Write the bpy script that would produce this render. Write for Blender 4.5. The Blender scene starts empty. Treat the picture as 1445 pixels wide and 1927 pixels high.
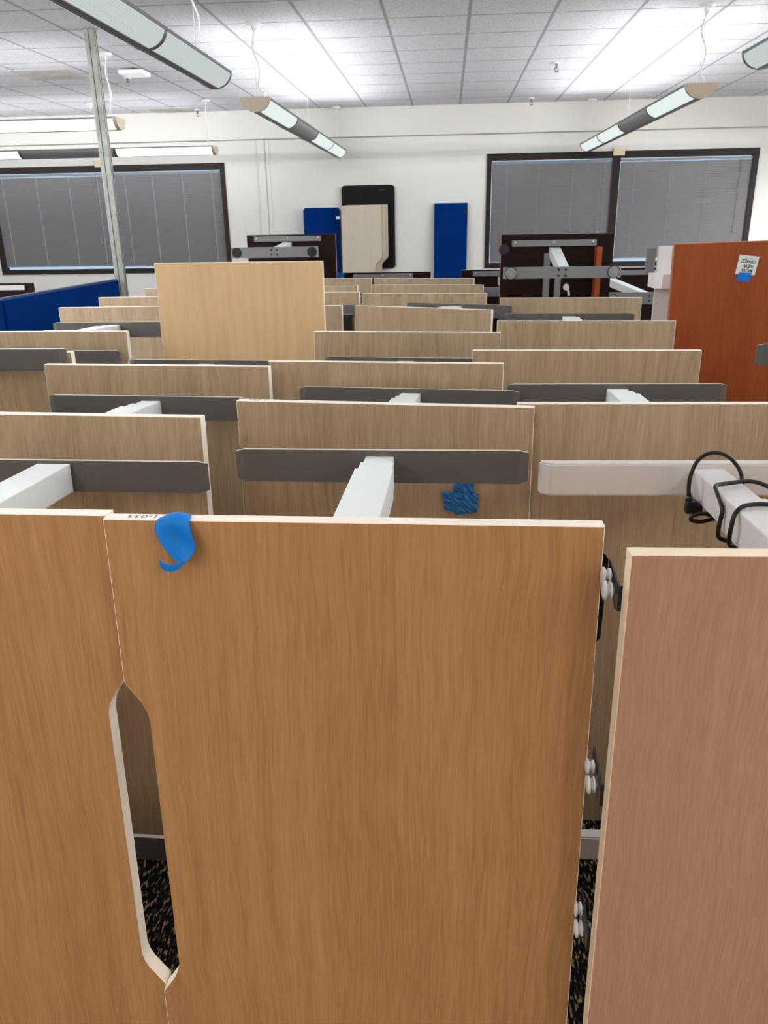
import bpy, bmesh, math, random
from mathutils import Vector, Matrix
random.seed(7)
S = bpy.context.scene
COL = S.collection
R = math.radians

# ------------------------------------------------------------------ materials
def new_mat(name):
    m = bpy.data.materials.new(name); m.use_nodes = True
    nt = m.node_tree
    return m, nt, nt.nodes['Principled BSDF']

def N(nt, kind, **kw):
    n = nt.nodes.new(kind)
    for k, v in kw.items():
        if k.startswith('i_'): n.inputs[k[2:].replace('_', ' ')].default_value = v
        else: setattr(n, k, v)
    return n

def plain(name, rgb, rough=0.5, metal=0.0, bump=0.0, bscale=200, var=0.0, vscale=8, spec=0.5):
    m, nt, b = new_mat(name)
    b.inputs['Base Color'].default_value = (*rgb, 1)
    b.inputs['Roughness'].default_value = rough
    b.inputs['Metallic'].default_value = metal
    b.inputs['Specular IOR Level'].default_value = spec
    tc = N(nt, 'ShaderNodeTexCoord')
    if var:
        no = N(nt, 'ShaderNodeTexNoise', i_Scale=vscale, i_Detail=4.0)
        nt.links.new(tc.outputs['Object'], no.inputs['Vector'])
        r = N(nt, 'ShaderNodeValToRGB')
        r.color_ramp.elements[0].position = .3; r.color_ramp.elements[1].position = .7
        r.color_ramp.elements[0].color = (*[c*(1-var) for c in rgb], 1)
        r.color_ramp.elements[1].color = (*[min(1, c*(1+var)) for c in rgb], 1)
        nt.links.new(no.outputs['Fac'], r.inputs['Fac'])
        nt.links.new(r.outputs['Color'], b.inputs['Base Color'])
    if bump:
        no = N(nt, 'ShaderNodeTexNoise', i_Scale=bscale, i_Detail=2.0)
        nt.links.new(tc.outputs['Object'], no.inputs['Vector'])
        bp = N(nt, 'ShaderNodeBump', i_Strength=bump, i_Distance=0.002)
        nt.links.new(no.outputs['Fac'], bp.inputs['Height'])
        nt.links.new(bp.outputs['Normal'], b.inputs['Normal'])
    return m

def wood(name, dark, mid, light, fine=260, med=34, stretch=26, rough=0.42, cath=0.0, finemix=.55):
    """laminate with grain running along local Z"""
    m, nt, b = new_mat(name)
    b.inputs['Roughness'].default_value = rough
    b.inputs['Specular IOR Level'].default_value = 0.35
    tc = N(nt, 'ShaderNodeTexCoord'); oi = N(nt, 'ShaderNodeObjectInfo')
    off = N(nt, 'ShaderNodeVectorMath', operation='SCALE'); off.inputs[0].default_value = (13.1, 5.3, 7.7)
    nt.links.new(oi.outputs['Random'], off.inputs['Scale'])
    add = N(nt, 'ShaderNodeVectorMath', operation='ADD')
    nt.links.new(tc.outputs['Object'], add.inputs[0]); nt.links.new(off.outputs['Vector'], add.inputs[1])
    # gentle wander of the grain
    wob = N(nt, 'ShaderNodeTexNoise', i_Scale=2.2, i_Detail=2.0)
    nt.links.new(add.outputs['Vector'], wob.inputs['Vector'])
    ws = N(nt, 'ShaderNodeVectorMath', operation='SCALE'); ws.inputs['Scale'].default_value = 0.05
    nt.links.new(wob.outputs['Color'], ws.inputs[0])
    add2 = N(nt, 'ShaderNodeVectorMath', operation='ADD')
    nt.links.new(add.outputs['Vector'], add2.inputs[0]); nt.links.new(ws.outputs['Vector'], add2.inputs[1])
    def layer(sx, sz, detail=3.0, rgh=.6):
        mp = N(nt, 'ShaderNodeMapping'); mp.inputs['Scale'].default_value = (sx, sx*.2, sz)
        nt.links.new(add2.outputs['Vector'], mp.inputs['Vector'])
        n = N(nt, 'ShaderNodeTexNoise', i_Scale=1.0, i_Detail=detail, i_Roughness=rgh)
        nt.links.new(mp.outputs['Vector'], n.inputs['Vector'])
        return n.outputs['Fac']
    a = layer(fine, fine/stretch, 2.0); c = layer(med, med/stretch*.8, 4.0); d = layer(6, .5, 2.0)
    mx = N(nt, 'ShaderNodeMix', data_type='FLOAT'); mx.inputs[0].default_value = finemix
    nt.links.new(c, mx.inputs[2]); nt.links.new(a, mx.inputs[3])
    mx2 = N(nt, 'ShaderNodeMix', data_type='FLOAT'); mx2.inputs[0].default_value = .22
    nt.links.new(mx.outputs[0], mx2.inputs[2]); nt.links.new(d, mx2.inputs[3])
    fac = mx2.outputs[0]
    if cath:
        mp = N(nt, 'ShaderNodeMapping'); mp.inputs['Scale'].default_value = (5, 1, .75)
        nt.links.new(add2.outputs['Vector'], mp.inputs['Vector'])
        wv = N(nt, 'ShaderNodeTexWave', wave_type='RINGS', rings_direction='Y', i_Scale=1.3, i_Distortion=6.0, i_Detail=3.0)
        nt.links.new(mp.outputs['Vector'], wv.inputs['Vector'])
        mx3 = N(nt, 'ShaderNodeMix', data_type='FLOAT'); mx3.inputs[0].default_value = cath
        nt.links.new(fac, mx3.inputs[2]); nt.links.new(wv.outputs['Fac'], mx3.inputs[3]); fac = mx3.outputs[0]
    r = N(nt, 'ShaderNodeValToRGB'); e = r.color_ramp.elements
    e[0].position = .33; e[0].color = (*dark, 1); e[1].position = .68; e[1].color = (*light, 1)
    k = e.new(.5); k.color = (*mid, 1)
    nt.links.new(fac, r.inputs['Fac']); nt.links.new(r.outputs['Color'], b.inputs['Base Color'])
    bp = N(nt, 'ShaderNodeBump', i_Strength=.06, i_Distance=.001)
    nt.links.new(a, bp.inputs['Height']); nt.links.new(bp.outputs['Normal'], b.inputs['Normal'])
    return m

def emit(name, rgb, strength):
    m = bpy.data.materials.new(name); m.use_nodes = True
    nt = m.node_tree; nt.nodes.remove(nt.nodes['Principled BSDF'])
    e = N(nt, 'ShaderNodeEmission', i_Strength=strength); e.inputs['Color'].default_value = (*rgb, 1)
    nt.links.new(e.outputs[0], nt.nodes['Material Output'].inputs[0])
    return m

M = {}
M['oak'] = wood('oak_laminate', (.305, .215, .126), (.425, .32, .205), (.515, .41, .278))
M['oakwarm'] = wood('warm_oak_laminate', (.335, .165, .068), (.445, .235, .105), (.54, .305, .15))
M['pinkoak'] = wood('fine_grain_laminate', (.40, .215, .145), (.46, .26, .18), (.53, .315, .22), fine=420, med=60, finemix=.7)
M['maple'] = wood('maple_laminate', (.63, .42, .225), (.70, .475, .265), (.76, .53, .305), fine=200, med=26, stretch=8, cath=.06, finemix=.2)
M['beige'] = wood('pale_laminate', (.56, .475, .375), (.585, .50, .40), (.61, .53, .425), fine=90, med=14, stretch=12)
M['cherry'] = wood('cherry_laminate', (.24, .045, .008), (.30, .062, .011), (.36, .085, .017), fine=160, med=20, stretch=16)
M['cherry_edge'] = plain('cherry_edge', (.42, .17, .09), .4)
M['underside'] = plain('dark_underside', (.013, .0035, .003), .5, var=.2, vscale=20, spec=.15)
M['edge'] = plain('cream_edge_band', (.92, .84, .74), .4, var=.03, vscale=40)
M['edge_pale'] = plain('pale_wood_edge', (.84, .70, .52), .4)
M['silver'] = plain('silver_paint', (.80, .85, .85), .42, metal=.15, bump=.04, bscale=900)
M['foot'] = plain('grey_paint', (.108, .102, .100), .5, metal=.2, bump=.05, bscale=900, var=.05)
M['lit_foot_rim'] = plain('lit_rim', (.6, .56, .5), .4)  # light on the foot edges put into a pale colour
M['white'] = plain('white_paint', (.63, .605, .60), .4, bump=.03, bscale=900)
M['grey_white'] = plain('grey_white_panel', (.72, .70, .69), .5)
M['grey_metal'] = plain('grey_metal', (.21, .215, .23), .4, metal=.3)
M['glide'] = plain('grey_glide', (.26, .265, .28), .5)
M['black'] = plain('black_plastic', (.010, .010, .011), .35)
M['black_metal'] = plain('black_metal', (.012, .012, .013), .28, metal=.3)
M['rubber'] = plain('black_rubber', (.007, .007, .007), .45, spec=.3)
M['roller'] = plain('white_nylon', (.68, .68, .72), .35)
M['chrome'] = plain('bright_metal', (.75, .75, .75), .3, metal=.6)
M['tape'] = plain('blue_painters_tape', (.004, .19, .66), .5, bump=.2, bscale=500, spec=.2)
M['tape_dark'] = plain('blue_tape_on_desk', (.012, .165, .47), .5, bump=.3, bscale=160)
M['paper'] = plain('paper', (.66, .73, .70), .7)
M['sticker'] = plain('white_sticker', (.88, .87, .85), .5)
M['ink'] = plain('ink', (.12, .11, .12), .6)
M['blueink'] = plain('dark_ink', (.03, .03, .05), .6)
M['blue_fabric'] = plain('blue_fabric', (.0004, .028, .17), .9, bump=.25, bscale=1400, var=.08, vscale=300, spec=.04)
M['blue_edge'] = plain('blue_panel_trim', (.02, .06, .17), .5)
M['galv'] = plain('galvanised_steel', (.33, .35, .32), .45, metal=.55, var=.18, vscale=14)
M['galv_dark'] = plain('strut_slot', (.07, .06, .05), .6)
M['wall'] = plain('wall_paint', (.76, .75, .715), .65, bump=.06, bscale=260)
M['soffit'] = plain('soffit_paint', (.66, .64, .60), .65, bump=.06, bscale=260)
M['frame'] = plain('bronze_window_frame', (.022, .015, .012), .5, spec=.2)
M['blind'] = plain('grey_blind_slat', (.205, .20, .212), .5)
M['blindrail'] = plain('blind_rail', (.22, .23, .27), .45)
M['cord'] = plain('blind_cord', (.30, .30, .31), .6)
M['cap'] = plain('beige_end_cap', (.52, .44, .33), .45)
M['housing'] = plain('dark_grey_housing', (.135, .13, .125), .4, metal=.3)
M['unlit'] = plain('grey_louvre', (.36, .36, .36), .4, metal=.3, bump=.3, bscale=600)
M['whitecable'] = plain('white_cable', (.78, .78, .76), .5)
M['canopy'] = plain('white_canopy', (.78, .78, .77), .4)
M['sprinkler'] = plain('sprinkler_metal', (.16, .155, .15), .4, metal=.3)
M['tstain'] = plain('stained_tile', (.56, .53, .49), .9, bump=.4, bscale=90, var=.15, vscale=3)
M['stain'] = plain('tile_stain', (.50, .47, .43), .9, var=.2, vscale=6)
M['bracket'] = plain('cream_bracket', (.75, .62, .42), .5)
M['black_board'] = plain('black_board', (.003, .003, .005), .55, spec=.2)

# lens: perforated diffuser that gives off light
def lens_mat(name, strength, dots):
    m = bpy.data.materials.new(name); m.use_nodes = True
    nt = m.node_tree; nt.nodes.remove(nt.nodes['Principled BSDF'])
    tc = N(nt, 'ShaderNodeTexCoord'); vo = N(nt, 'ShaderNodeTexVoronoi', i_Scale=240.0, i_Randomness=0.0)
    nt.links.new(tc.outputs['Object'], vo.inputs['Vector'])
    r = N(nt, 'ShaderNodeMapRange'); r.inputs['From Min'].default_value = .2; r.inputs['From Max'].default_value = .6
    r.inputs['To Min'].default_value = strength*(1+dots); r.inputs['To Max'].default_value = strength*(1-dots)
    nt.links.new(vo.outputs['Distance'], r.inputs['Value'])
    e = N(nt, 'ShaderNodeEmission'); e.inputs['Color'].default_value = (.90, 1, .97, 1)
    nt.links.new(r.outputs['Result'], e.inputs['Strength'])
    nt.links.new(e.outputs[0], nt.nodes['Material Output'].inputs[0])
    return m
M['lens'] = lens_mat('lit_lens', .215, .16)
M['lens_bright'] = lens_mat('bright_lens', 1.3, .05)
M['lens_mid'] = lens_mat('mid_lens', .30, .05)

# ceiling: fissured tiles with T-bar lines, groove shade painted in grey, on a 2 ft grid
def ceiling_mat():
    m, nt, b = new_mat('ceiling_tiles')
    b.inputs['Roughness'].default_value = .9
    tc = N(nt, 'ShaderNodeTexCoord'); sp = N(nt, 'ShaderNodeSeparateXYZ')
    nt.links.new(tc.outputs['Object'], sp.inputs[0])
    def line(out, off, pitch, half):
        a = N(nt, 'ShaderNodeMath', operation='SUBTRACT'); nt.links.new(out, a.inputs[0]); a.inputs[1].default_value = off
        d = N(nt, 'ShaderNodeMath', operation='DIVIDE'); nt.links.new(a.outputs[0], d.inputs[0]); d.inputs[1].default_value = pitch
        rd = N(nt, 'ShaderNodeMath', operation='ROUND'); nt.links.new(d.outputs[0], rd.inputs[0])
        s = N(nt, 'ShaderNodeMath', operation='SUBTRACT'); nt.links.new(d.outputs[0], s.inputs[0]); nt.links.new(rd.outputs[0], s.inputs[1])
        ab = N(nt, 'ShaderNodeMath', operation='ABSOLUTE'); nt.links.new(s.outputs[0], ab.inputs[0])
        l = N(nt, 'ShaderNodeMath', operation='LESS_THAN'); nt.links.new(ab.outputs[0], l.inputs[0]); l.inputs[1].default_value = half/pitch
        return l.outputs[0]
    lx = line(sp.outputs['X'], .142, .614, .013); ly = line(sp.outputs['Y'], 6.79, .612, .012)
    mx = N(nt, 'ShaderNodeMath', operation='MAXIMUM'); nt.links.new(lx, mx.inputs[0]); nt.links.new(ly, mx.inputs[1])
    no = N(nt, 'ShaderNodeTexNoise', i_Scale=55.0, i_Detail=5.0, i_Roughness=.7); nt.links.new(tc.outputs['Object'], no.inputs['Vector'])
    r = N(nt, 'ShaderNodeValToRGB'); r.color_ramp.elements[0].position = .34; r.color_ramp.elements[1].position = .52
    r.color_ramp.elements[0].color = (.50, .50, .53, 1); r.color_ramp.elements[1].color = (.70, .71, .755, 1)
    nt.links.new(no.outputs['Fac'], r.inputs['Fac'])
    mc = N(nt, 'ShaderNodeMix', data_type='RGBA'); nt.links.new(mx.outputs[0], mc.inputs['Factor'])
    nt.links.new(r.outputs['Color'], mc.inputs[6]); mc.inputs[7].default_value = (.36, .35, .34, 1)
    nt.links.new(mc.outputs[2], b.inputs['Base Color'])
    bp = N(nt, 'ShaderNodeBump', i_Strength=.5, i_Distance=.004); nt.links.new(no.outputs['Fac'], bp.inputs['Height'])
    nt.links.new(bp.outputs['Normal'], b.inputs['Normal'])
    return m
M['ceiling'] = ceiling_mat()

def carpet_mat():
    m, nt, b = new_mat('dark_carpet')
    b.inputs['Roughness'].default_value = .95; b.inputs['Specular IOR Level'].default_value = .1
    tc = N(nt, 'ShaderNodeTexCoord')
    mp = N(nt, 'ShaderNodeMapping'); mp.inputs['Rotation'].default_value = (0, 0, R(-24)); mp.inputs['Scale'].default_value = (150, 45, 1)
    nt.links.new(tc.outputs['Object'], mp.inputs['Vector'])
    n1 = N(nt, 'ShaderNodeTexNoise', i_Scale=1.0, i_Detail=3.0); nt.links.new(mp.outputs['Vector'], n1.inputs['Vector'])
    r = N(nt, 'ShaderNodeValToRGB'); e = r.color_ramp.elements
    e[0].position = .48; e[0].color = (.005, .005, .006, 1); e[1].position = .64; e[1].color = (.30, .23, .11, 1)
    k = e.new(.55); k.color = (.014, .012, .011, 1)
    nt.links.new(n1.outputs['Fac'], r.inputs['Fac']); nt.links.new(r.outputs['Color'], b.inputs['Base Color'])
    bp = N(nt, 'ShaderNodeBump', i_Strength=.8, i_Distance=.004); nt.links.new(n1.outputs['Fac'], bp.inputs['Height'])
    nt.links.new(bp.outputs['Normal'], b.inputs['Normal'])
    return m
M['carpet'] = carpet_mat()

# ------------------------------------------------------------------ mesh helpers
def box(bm, x0, x1, y0, y1, z0, z1, mi=0, bev=0.0, seg=2):
    vs = [bm.verts.new((x, y, z)) for x in (x0, x1) for y in (y0, y1) for z in (z0, z1)]
    F = [(0, 1, 3, 2), (4, 6, 7, 5), (0, 4, 5, 1), (2, 3, 7, 6), (0, 2, 6, 4), (1, 5, 7, 3)]
    fs = [bm.faces.new([vs[i] for i in f]) for f in F]
    for f in fs: f.material_index = mi
    if bev:
        es = list({e for f in fs for e in f.edges})
        r = bmesh.ops.bevel(bm, geom=es, offset=bev, segments=seg, affect='EDGES', profile=.6)
        for f in r['faces']: f.material_index = mi
    return fs

def prism(bm, pts, axis, a0, a1, mi_cap=0, mi_side=0):
    """extrude the polygon pts along axis ('x','y','z')"""
    def mk(p, a):
        return {'x': (a, p[0], p[1]), 'y': (p[0], a, p[1]), 'z': (p[0], p[1], a)}[axis]
    v0 = [bm.verts.new(mk(p, a0)) for p in pts]; v1 = [bm.verts.new(mk(p, a1)) for p in pts]
    f0 = bm.faces.new(v0); f1 = bm.faces.new(list(reversed(v1)))
    f0.material_index = f1.material_index = mi_cap
    n = len(pts)
    for i in range(n):
        f = bm.faces.new((v0[i], v1[i], v1[(i+1) % n], v0[(i+1) % n])); f.material_index = mi_side
    return f0, f1

def cyl(bm, c, axis, r0, r1, h, n=20, mi=0):
    """capped cone frustum from c along axis by h"""
    def mk(t, r, a):
        u, w = r*math.cos(a), r*math.sin(a)
        return {'x': (c[0]+t, c[1]+u, c[2]+w), 'y': (c[0]+u, c[1]+t, c[2]+w), 'z': (c[0]+u, c[1]+w, c[2]+t)}[axis]
    A = [bm.verts.new(mk(0, r0, 2*math.pi*i/n)) for i in range(n)]
    B = [bm.verts.new(mk(h, r1, 2*math.pi*i/n)) for i in range(n)]
    fs = [bm.faces.new(A), bm.faces.new(list(reversed(B)))]
    for i in range(n):
        f = bm.faces.new((A[i], B[i], B[(i+1) % n], A[(i+1) % n])); f.smooth = True; fs.append(f)
    for f in fs: f.material_index = mi

def smooth_path(pts, sub=6):
    P = [Vector(p) for p in pts]; out = []
    for i in range(len(P)-1):
        p0 = P[max(i-1, 0)]; p1 = P[i]; p2 = P[i+1]; p3 = P[min(i+2, len(P)-1)]
        for k in range(sub):
            t = k/sub
            out.append(.5*((2*p1)+(p2-p0)*t+(2*p0-5*p1+4*p2-p3)*t*t+(3*p1-p0-3*p2+p3)*t**3))
    out.append(P[-1]); return out

def tube(bm, pts, r, n=10, sub=6, mi=0):
    P = smooth_path(pts, sub) if sub else [Vector(p) for p in pts]
    rings = []; up = Vector((.13, .31, .94))
    for i, p in enumerate(P):
        t = (P[min(i+1, len(P)-1)]-P[max(i-1, 0)]).normalized()
        a = t.cross(up)
        if a.length < 1e-3: a = t.cross(Vector((1, 0, 0)))
        a.normalize(); b = t.cross(a).normalized(); up = -b if b.dot(up) < 0 else b
        up = up if abs(up.dot(t)) < .9 else Vector((.13, .31, .94))
        a = t.cross(up).normalized(); b = t.cross(a)
        rings.append([bm.verts.new(p+r*(math.cos(2*math.pi*k/n)*a+math.sin(2*math.pi*k/n)*b)) for k in range(n)])
    for A, B in zip(rings, rings[1:]):
        for k in range(n):
            f = bm.faces.new((A[k], A[(k+1) % n], B[(k+1) % n], B[k])); f.smooth = True; f.material_index = mi
    for rg in (rings[0], rings[-1]):
        f = bm.faces.new(rg); f.material_index = mi

def obj(name, bm, mats, parent=None, loc=None):
    bmesh.ops.recalc_face_normals(bm, faces=bm.faces[:])
    me = bpy.data.meshes.new(name); bm.to_mesh(me); bm.free()
    for m in (mats if isinstance(mats, (list, tuple)) else [mats]): me.materials.append(M[m] if isinstance(m, str) else m)
    o = bpy.data.objects.new(name, me); COL.objects.link(o)
    if parent: o.parent = parent
    if loc: o.location = loc
    return o

def tag(o, label=None, cat=None, group=None, kind=None):
    if label: o['label'] = label
    if cat: o['category'] = cat
    if group: o['group'] = group
    if kind: o['kind'] = kind
    return o

def empty(name, loc, label, cat, group=None, rot=(0, 0, 0)):
    o = bpy.data.objects.new(name, None); COL.objects.link(o)
    o.empty_display_size = .1; o.location = loc; o.rotation_euler = rot
    return tag(o, label, cat, group)

def struct(name, bm, mats, parent=None):
    o = obj(name, bm, mats, parent)
    if not parent: o['kind'] = 'structure'
    return o

def text_mesh(name, body, size, mat, parent=None, loc=(0, 0, 0), rot=(0, 0, 0), shear=0.0, sx=1.0, bold=0.0):
    cu = bpy.data.curves.new(name, 'FONT'); cu.body = body; cu.size = size; cu.align_x = 'CENTER'; cu.align_y = 'CENTER'
    cu.extrude = .0001; cu.shear = shear; cu.offset = bold
    t = bpy.data.objects.new(name+'_curve', cu); COL.objects.link(t)
    dg = bpy.context.evaluated_depsgraph_get(); dg.update()
    me = bpy.data.meshes.new_from_object(t.evaluated_get(dg))
    bpy.data.objects.remove(t)
    me.materials.clear(); me.materials.append(M[mat])
    o = bpy.data.objects.new(name, me); COL.objects.link(o); o.parent = parent
    o.location = loc; o.rotation_euler = rot; o.scale = (sx, 1, 1)
    return o

# ------------------------------------------------------------------ the room
XL, XR, YB, YF, ZC = -9.0, 6.5, -5.0, 11.85, 3.05
bm = bmesh.new(); box(bm, XL, XR, YB, YF, -.1, 0); struct('floor', bm, 'carpet')
bm = bmesh.new(); box(bm, XL, XR, YB, YF+.3, ZC, ZC+.08); struct('ceiling', bm, 'ceiling')
bm = bmesh.new(); box(bm, XL-.1, XL, YB, YF+.3, 0, ZC); struct('wall_left', bm, 'wall')
bm = bmesh.new(); box(bm, XR, XR+.1, YB, YF+.3, 0, ZC); struct('wall_right', bm, 'wall')
bm = bmesh.new(); box(bm, XL, XR, YB-.1, YB, 0, ZC); struct('wall_behind', bm, 'wall')
WIN = [(-6.56, -3.10, .975, 2.43), (.522, 4.09, .985, 2.462)]     # x0, x1, z0, z1
bm = bmesh.new()
xs = [XL, WIN[0][0], WIN[0][1], WIN[1][0], WIN[1][1], XR]
for i in range(5):
    if i in (1, 3):
        w = WIN[(i-1)//2]
        box(bm, xs[i], xs[i+1], YF, YF+.2, 0, w[2]); box(bm, xs[i], xs[i+1], YF, YF+.2, w[3], ZC)
    else: box(bm, xs[i], xs[i+1], YF, YF+.2, 0, ZC)
struct('wall_back', bm, 'wall')
bm = bmesh.new(); box(bm, XL, XR, 11.66, YF, 2.70, ZC); struct('trim_1', bm, 'soffit')
bm = bmesh.new(); box(bm, XL, XR, YF-.012, YF, 0, .1); struct('baseboard_back', bm, 'frame')

def window(idx, x0, x1, z0, z1, mull, cords, gaps):
    root = bpy.data.objects.new('window_%d' % idx, None); COL.objects.link(root); root['kind'] = 'structure'
    root.location = (0, YF, 0); root.empty_display_size = .1
    f = .065
    bm = bmesh.new()
    box(bm, x0, x1, -.02, .09, z1-f*1.3, z1); box(bm, x0, x1, -.02, .09, z0, z0+f)
    box(bm, x0, x0+f, -.02, .09, z0+f, z1-f*1.3); box(bm, x1-f, x1, -.02, .09, z0+f, z1-f*1.3)
    box(bm, mull-.05, mull+.05, -.005, .09, z0+f, z1-f*1.3)
    obj('window_frame', bm, 'frame', root)
    bm = bmesh.new(); box(bm, x0+f, x1-f, .06, .066, z0+f, z1-f*1.3)
    obj('glass_pane', bm, glass, root)
    for (a, b, cs, gp) in ((x0+f, mull-.05, cords[0], gaps[0]), (mull+.05, x1-f, cords[1], gaps[1])):
        a += .010; b -= .010
        top = z1-f*1.3-.014; bot = z0+f+gp
        bm = bmesh.new()
        # closed slats, split by the small holes the lift cords pass through
        cuts = [a]+[v for c in cs for v in (c-.0012, c+.0012)]+[b]
        n = int((top-.03-bot)/.021)
        for k in range(n):
            zc = bot+.012+k*.021
            for q in range(0, len(cuts), 2):
                u0, u1 = cuts[q], cuts[q+1]
                # a curved slat, tilted almost shut
                pr = [(-.004, .0125), (-.0035, 0), (.004, -.0125)]
                vs = [[bm.verts.new((u, .02+p[0], zc+p[1])) for p in pr] for u in (u0, u1)]
                for w in range(2): bm.faces.new((vs[0][w], vs[1][w], vs[1][w+1], vs[0][w+1]))
        me_o = obj('blind_slats', bm, 'blind', root)
        bm = bmesh.new(); box(bm, a, b, .005, .04, top-.028, top); box(bm, a, b, .008, .034, bot-.012, bot+.004)
        obj('blind_rail', bm, 'blindrail', root)
        bm = bmesh.new()
        for c in cs: box(bm, c-.004, c+.0005, .010, .012, bot, top-.02)
        obj('blind_cord', bm, 'cord', root)
        bm = bmesh.new(); box(bm, b-.14, b-.137, .004, .007, top-.9, top-.02); cyl(bm, (b-.1385, .0055, top-.95), 'z', .014, .006, .05, 10)
        obj('pull_cord', bm, 'cord', root)
    return root
glass, nt, bs = new_mat('window_glass')
bs.inputs['Transmission Weight'].default_value = 1; bs.inputs['Roughness'].default_value = 0; bs.inputs['IOR'].default_value = 1.02
bs.inputs['Base Color'].default_value = (.95, .98, 1, 1)
window(1, *WIN[0], -4.79, ((-6.35, -5.85, -5.37, -4.95), (-4.55, -4.15, -3.72, -3.3)), (.05, .04))
window(2, *WIN[1], 2.25, ((.80, 1.22, 1.68, 2.11), (2.50, 2.98, 3.45, 3.88)), (.02, .055))

for (x, lb) in ((2.265, 'small cream bracket above the mullion of the right-hand window'), (-4.86, 'small cream bracket above the left-hand window, beside the steel post')):
    bm = bmesh.new(); box(bm, x-.075, x+.075, YF-.045, YF-.021, 2.405, 2.50, bev=.004); 
    tag(obj('blind_bracket', bm, 'bracket'), lb, 'bracket')
# surface conduits on the back wall
for (x, w, lb) in ((-2.575, .05, 'wide white cable raceway running down the back wall'), (-2.485, .022, 'thin white conduit running down the back wall beside a wide raceway')):
    bm = bmesh.new(); box(bm, x-w, x+w, YF-.022, YF, 0, 2.7, bev=.005)
    tag(obj('cable_raceway', bm, 'wall'), lb, 'raceway')

# ------------------------------------------------------------------ ceiling fittings
def arc_profile(w=.22, d=.092, n=14):
    return [(w/2*math.cos(math.pi+math.pi*i/n), d*math.sin(math.pi+math.pi*i/n)) for i in range(n+1)]

def luminaire(label, group, origin, rot, length, segs, cap0, cap1, cables, lens='lens', power=45.0, color=None, down=0.0):
    """origin: start of the run at the level of the flat top; runs along local +Y"""
    root = empty('pendant_light', origin, label, 'ceiling light', group, rot=(0, 0, rot))
    P = arc_profile(); n = len(P)-1
    keel = (6, 7, 8)
    bm = bmesh.new()     # housing: keel strip, rims, top plate
    K = [P[i] for i in (6, 7, 8)]
    prism(bm, [(p[0]*1.0, p[1]-.004) for p in K]+[(K[-1][0], K[-1][1]+.012), (K[0][0], K[0][1]+.012)], 'y', 0, length)
    for s in (-1, 1): box(bm, min(s*.113, s*.1), max(s*.113, s*.1), 0, length, -.012, .004)
    obj('housing', bm, 'housing', root)
    bm = bmesh.new(); box(bm, -.1, .1, 0, length, -.03, -.026); obj('reflector', bm, 'canopy', root)
    L = length/len(segs)
    for k, kind in enumerate(segs):
        bm = bmesh.new()
        for rng in (range(0, 7), range(7, 14)):
            for i in rng:
                a, b = P[i], P[i+1]
                f = bm.faces.new([bm.verts.new(q) for q in ((a[0], k*L, a[1]), (a[0], k*L+L, a[1]), (b[0], k*L+L, b[1]), (b[0], k*L, b[1]))]); f.smooth = True
        bmesh.ops.remove_doubles(bm, verts=bm.verts[:], dist=1e-5)
        obj('lens' if kind else 'louvre', bm, lens if kind else 'unlit', root)
        if k:
            bm = bmesh.new(); Q = [(p[0]*1.02, p[1]*1.03) for p in P]
            prism(bm, Q, 'y', k*L-.018, k*L+.018); obj('joint_band', bm, 'housing', root)
    for (c, y0, y1) in ((cap0, -.035, 0), (cap1, length, length+.02)):
        bm = bmesh.new(); prism(bm, [(p[0]*1.04, p[1]*1.04) for p in P]+[(.114, .006), (-.114, .006)], 'y', y0, y1)
        obj('end_cap', bm, c, root)
    for (y, kind) in cables:
        h = ZC-origin[2]
        bm = bmesh.new(); cyl(bm, (0, y, h-.022), 'z', .05, .06, .022, 24); cyl(bm, (0, y, h-.05), 'z', .008, .012, .03, 12); obj('canopy', bm, 'canopy', root)
        bm = bmesh.new(); tube(bm, [(0, y, h-.03), (.0, y, 0)], .0022, 6, 0); obj('suspension_cable', bm, 'whitecable', root)
        if kind:
            bm = bmesh.new()
            tube(bm, [(.02, y, h-.03), (-.015, y+.01, h*.7), (.03, y, h*.42), (.012, y+.02, h*.16), (.05, y+.04, .05), (.04, y+.10, .005)], .0055, 8, 8)
            obj('power_cord', bm, 'whitecable', root)
    for sd in (-1, 1):      # two lamps per run, thrown up and outwards on either side
        li = bpy.data.lights.new('tube_and_fill_lamp', 'AREA'); li.shape = 'RECTANGLE'; li.size = .05; li.size_y = length-.8; li.energy = power/2; li.color = color or LAMP
        lo = bpy.data.objects.new('tube_and_fill_lamp', li); COL.objects.link(lo); lo.parent = root; lo.location = (sd*.06, length/2-.3, .03); lo.rotation_euler = (math.pi, sd*R(67), 0)
    if down:                # fill lamps added under the unseen rows to brighten the desks
        for sd in (-1, 1):
            li = bpy.data.lights.new('tube_and_fill_lamp', 'AREA'); li.shape = 'RECTANGLE'; li.size = .06; li.size_y = length-.1; li.energy = down/2; li.color = color or LAMP
            lo = bpy.data.objects.new('tube_and_fill_lamp', li); COL.objects.link(lo); lo.parent = root; lo.location = (sd*.06, length/2, -.10); lo.rotation_euler = (0, sd*R(-20), 0)
    return root

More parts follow.
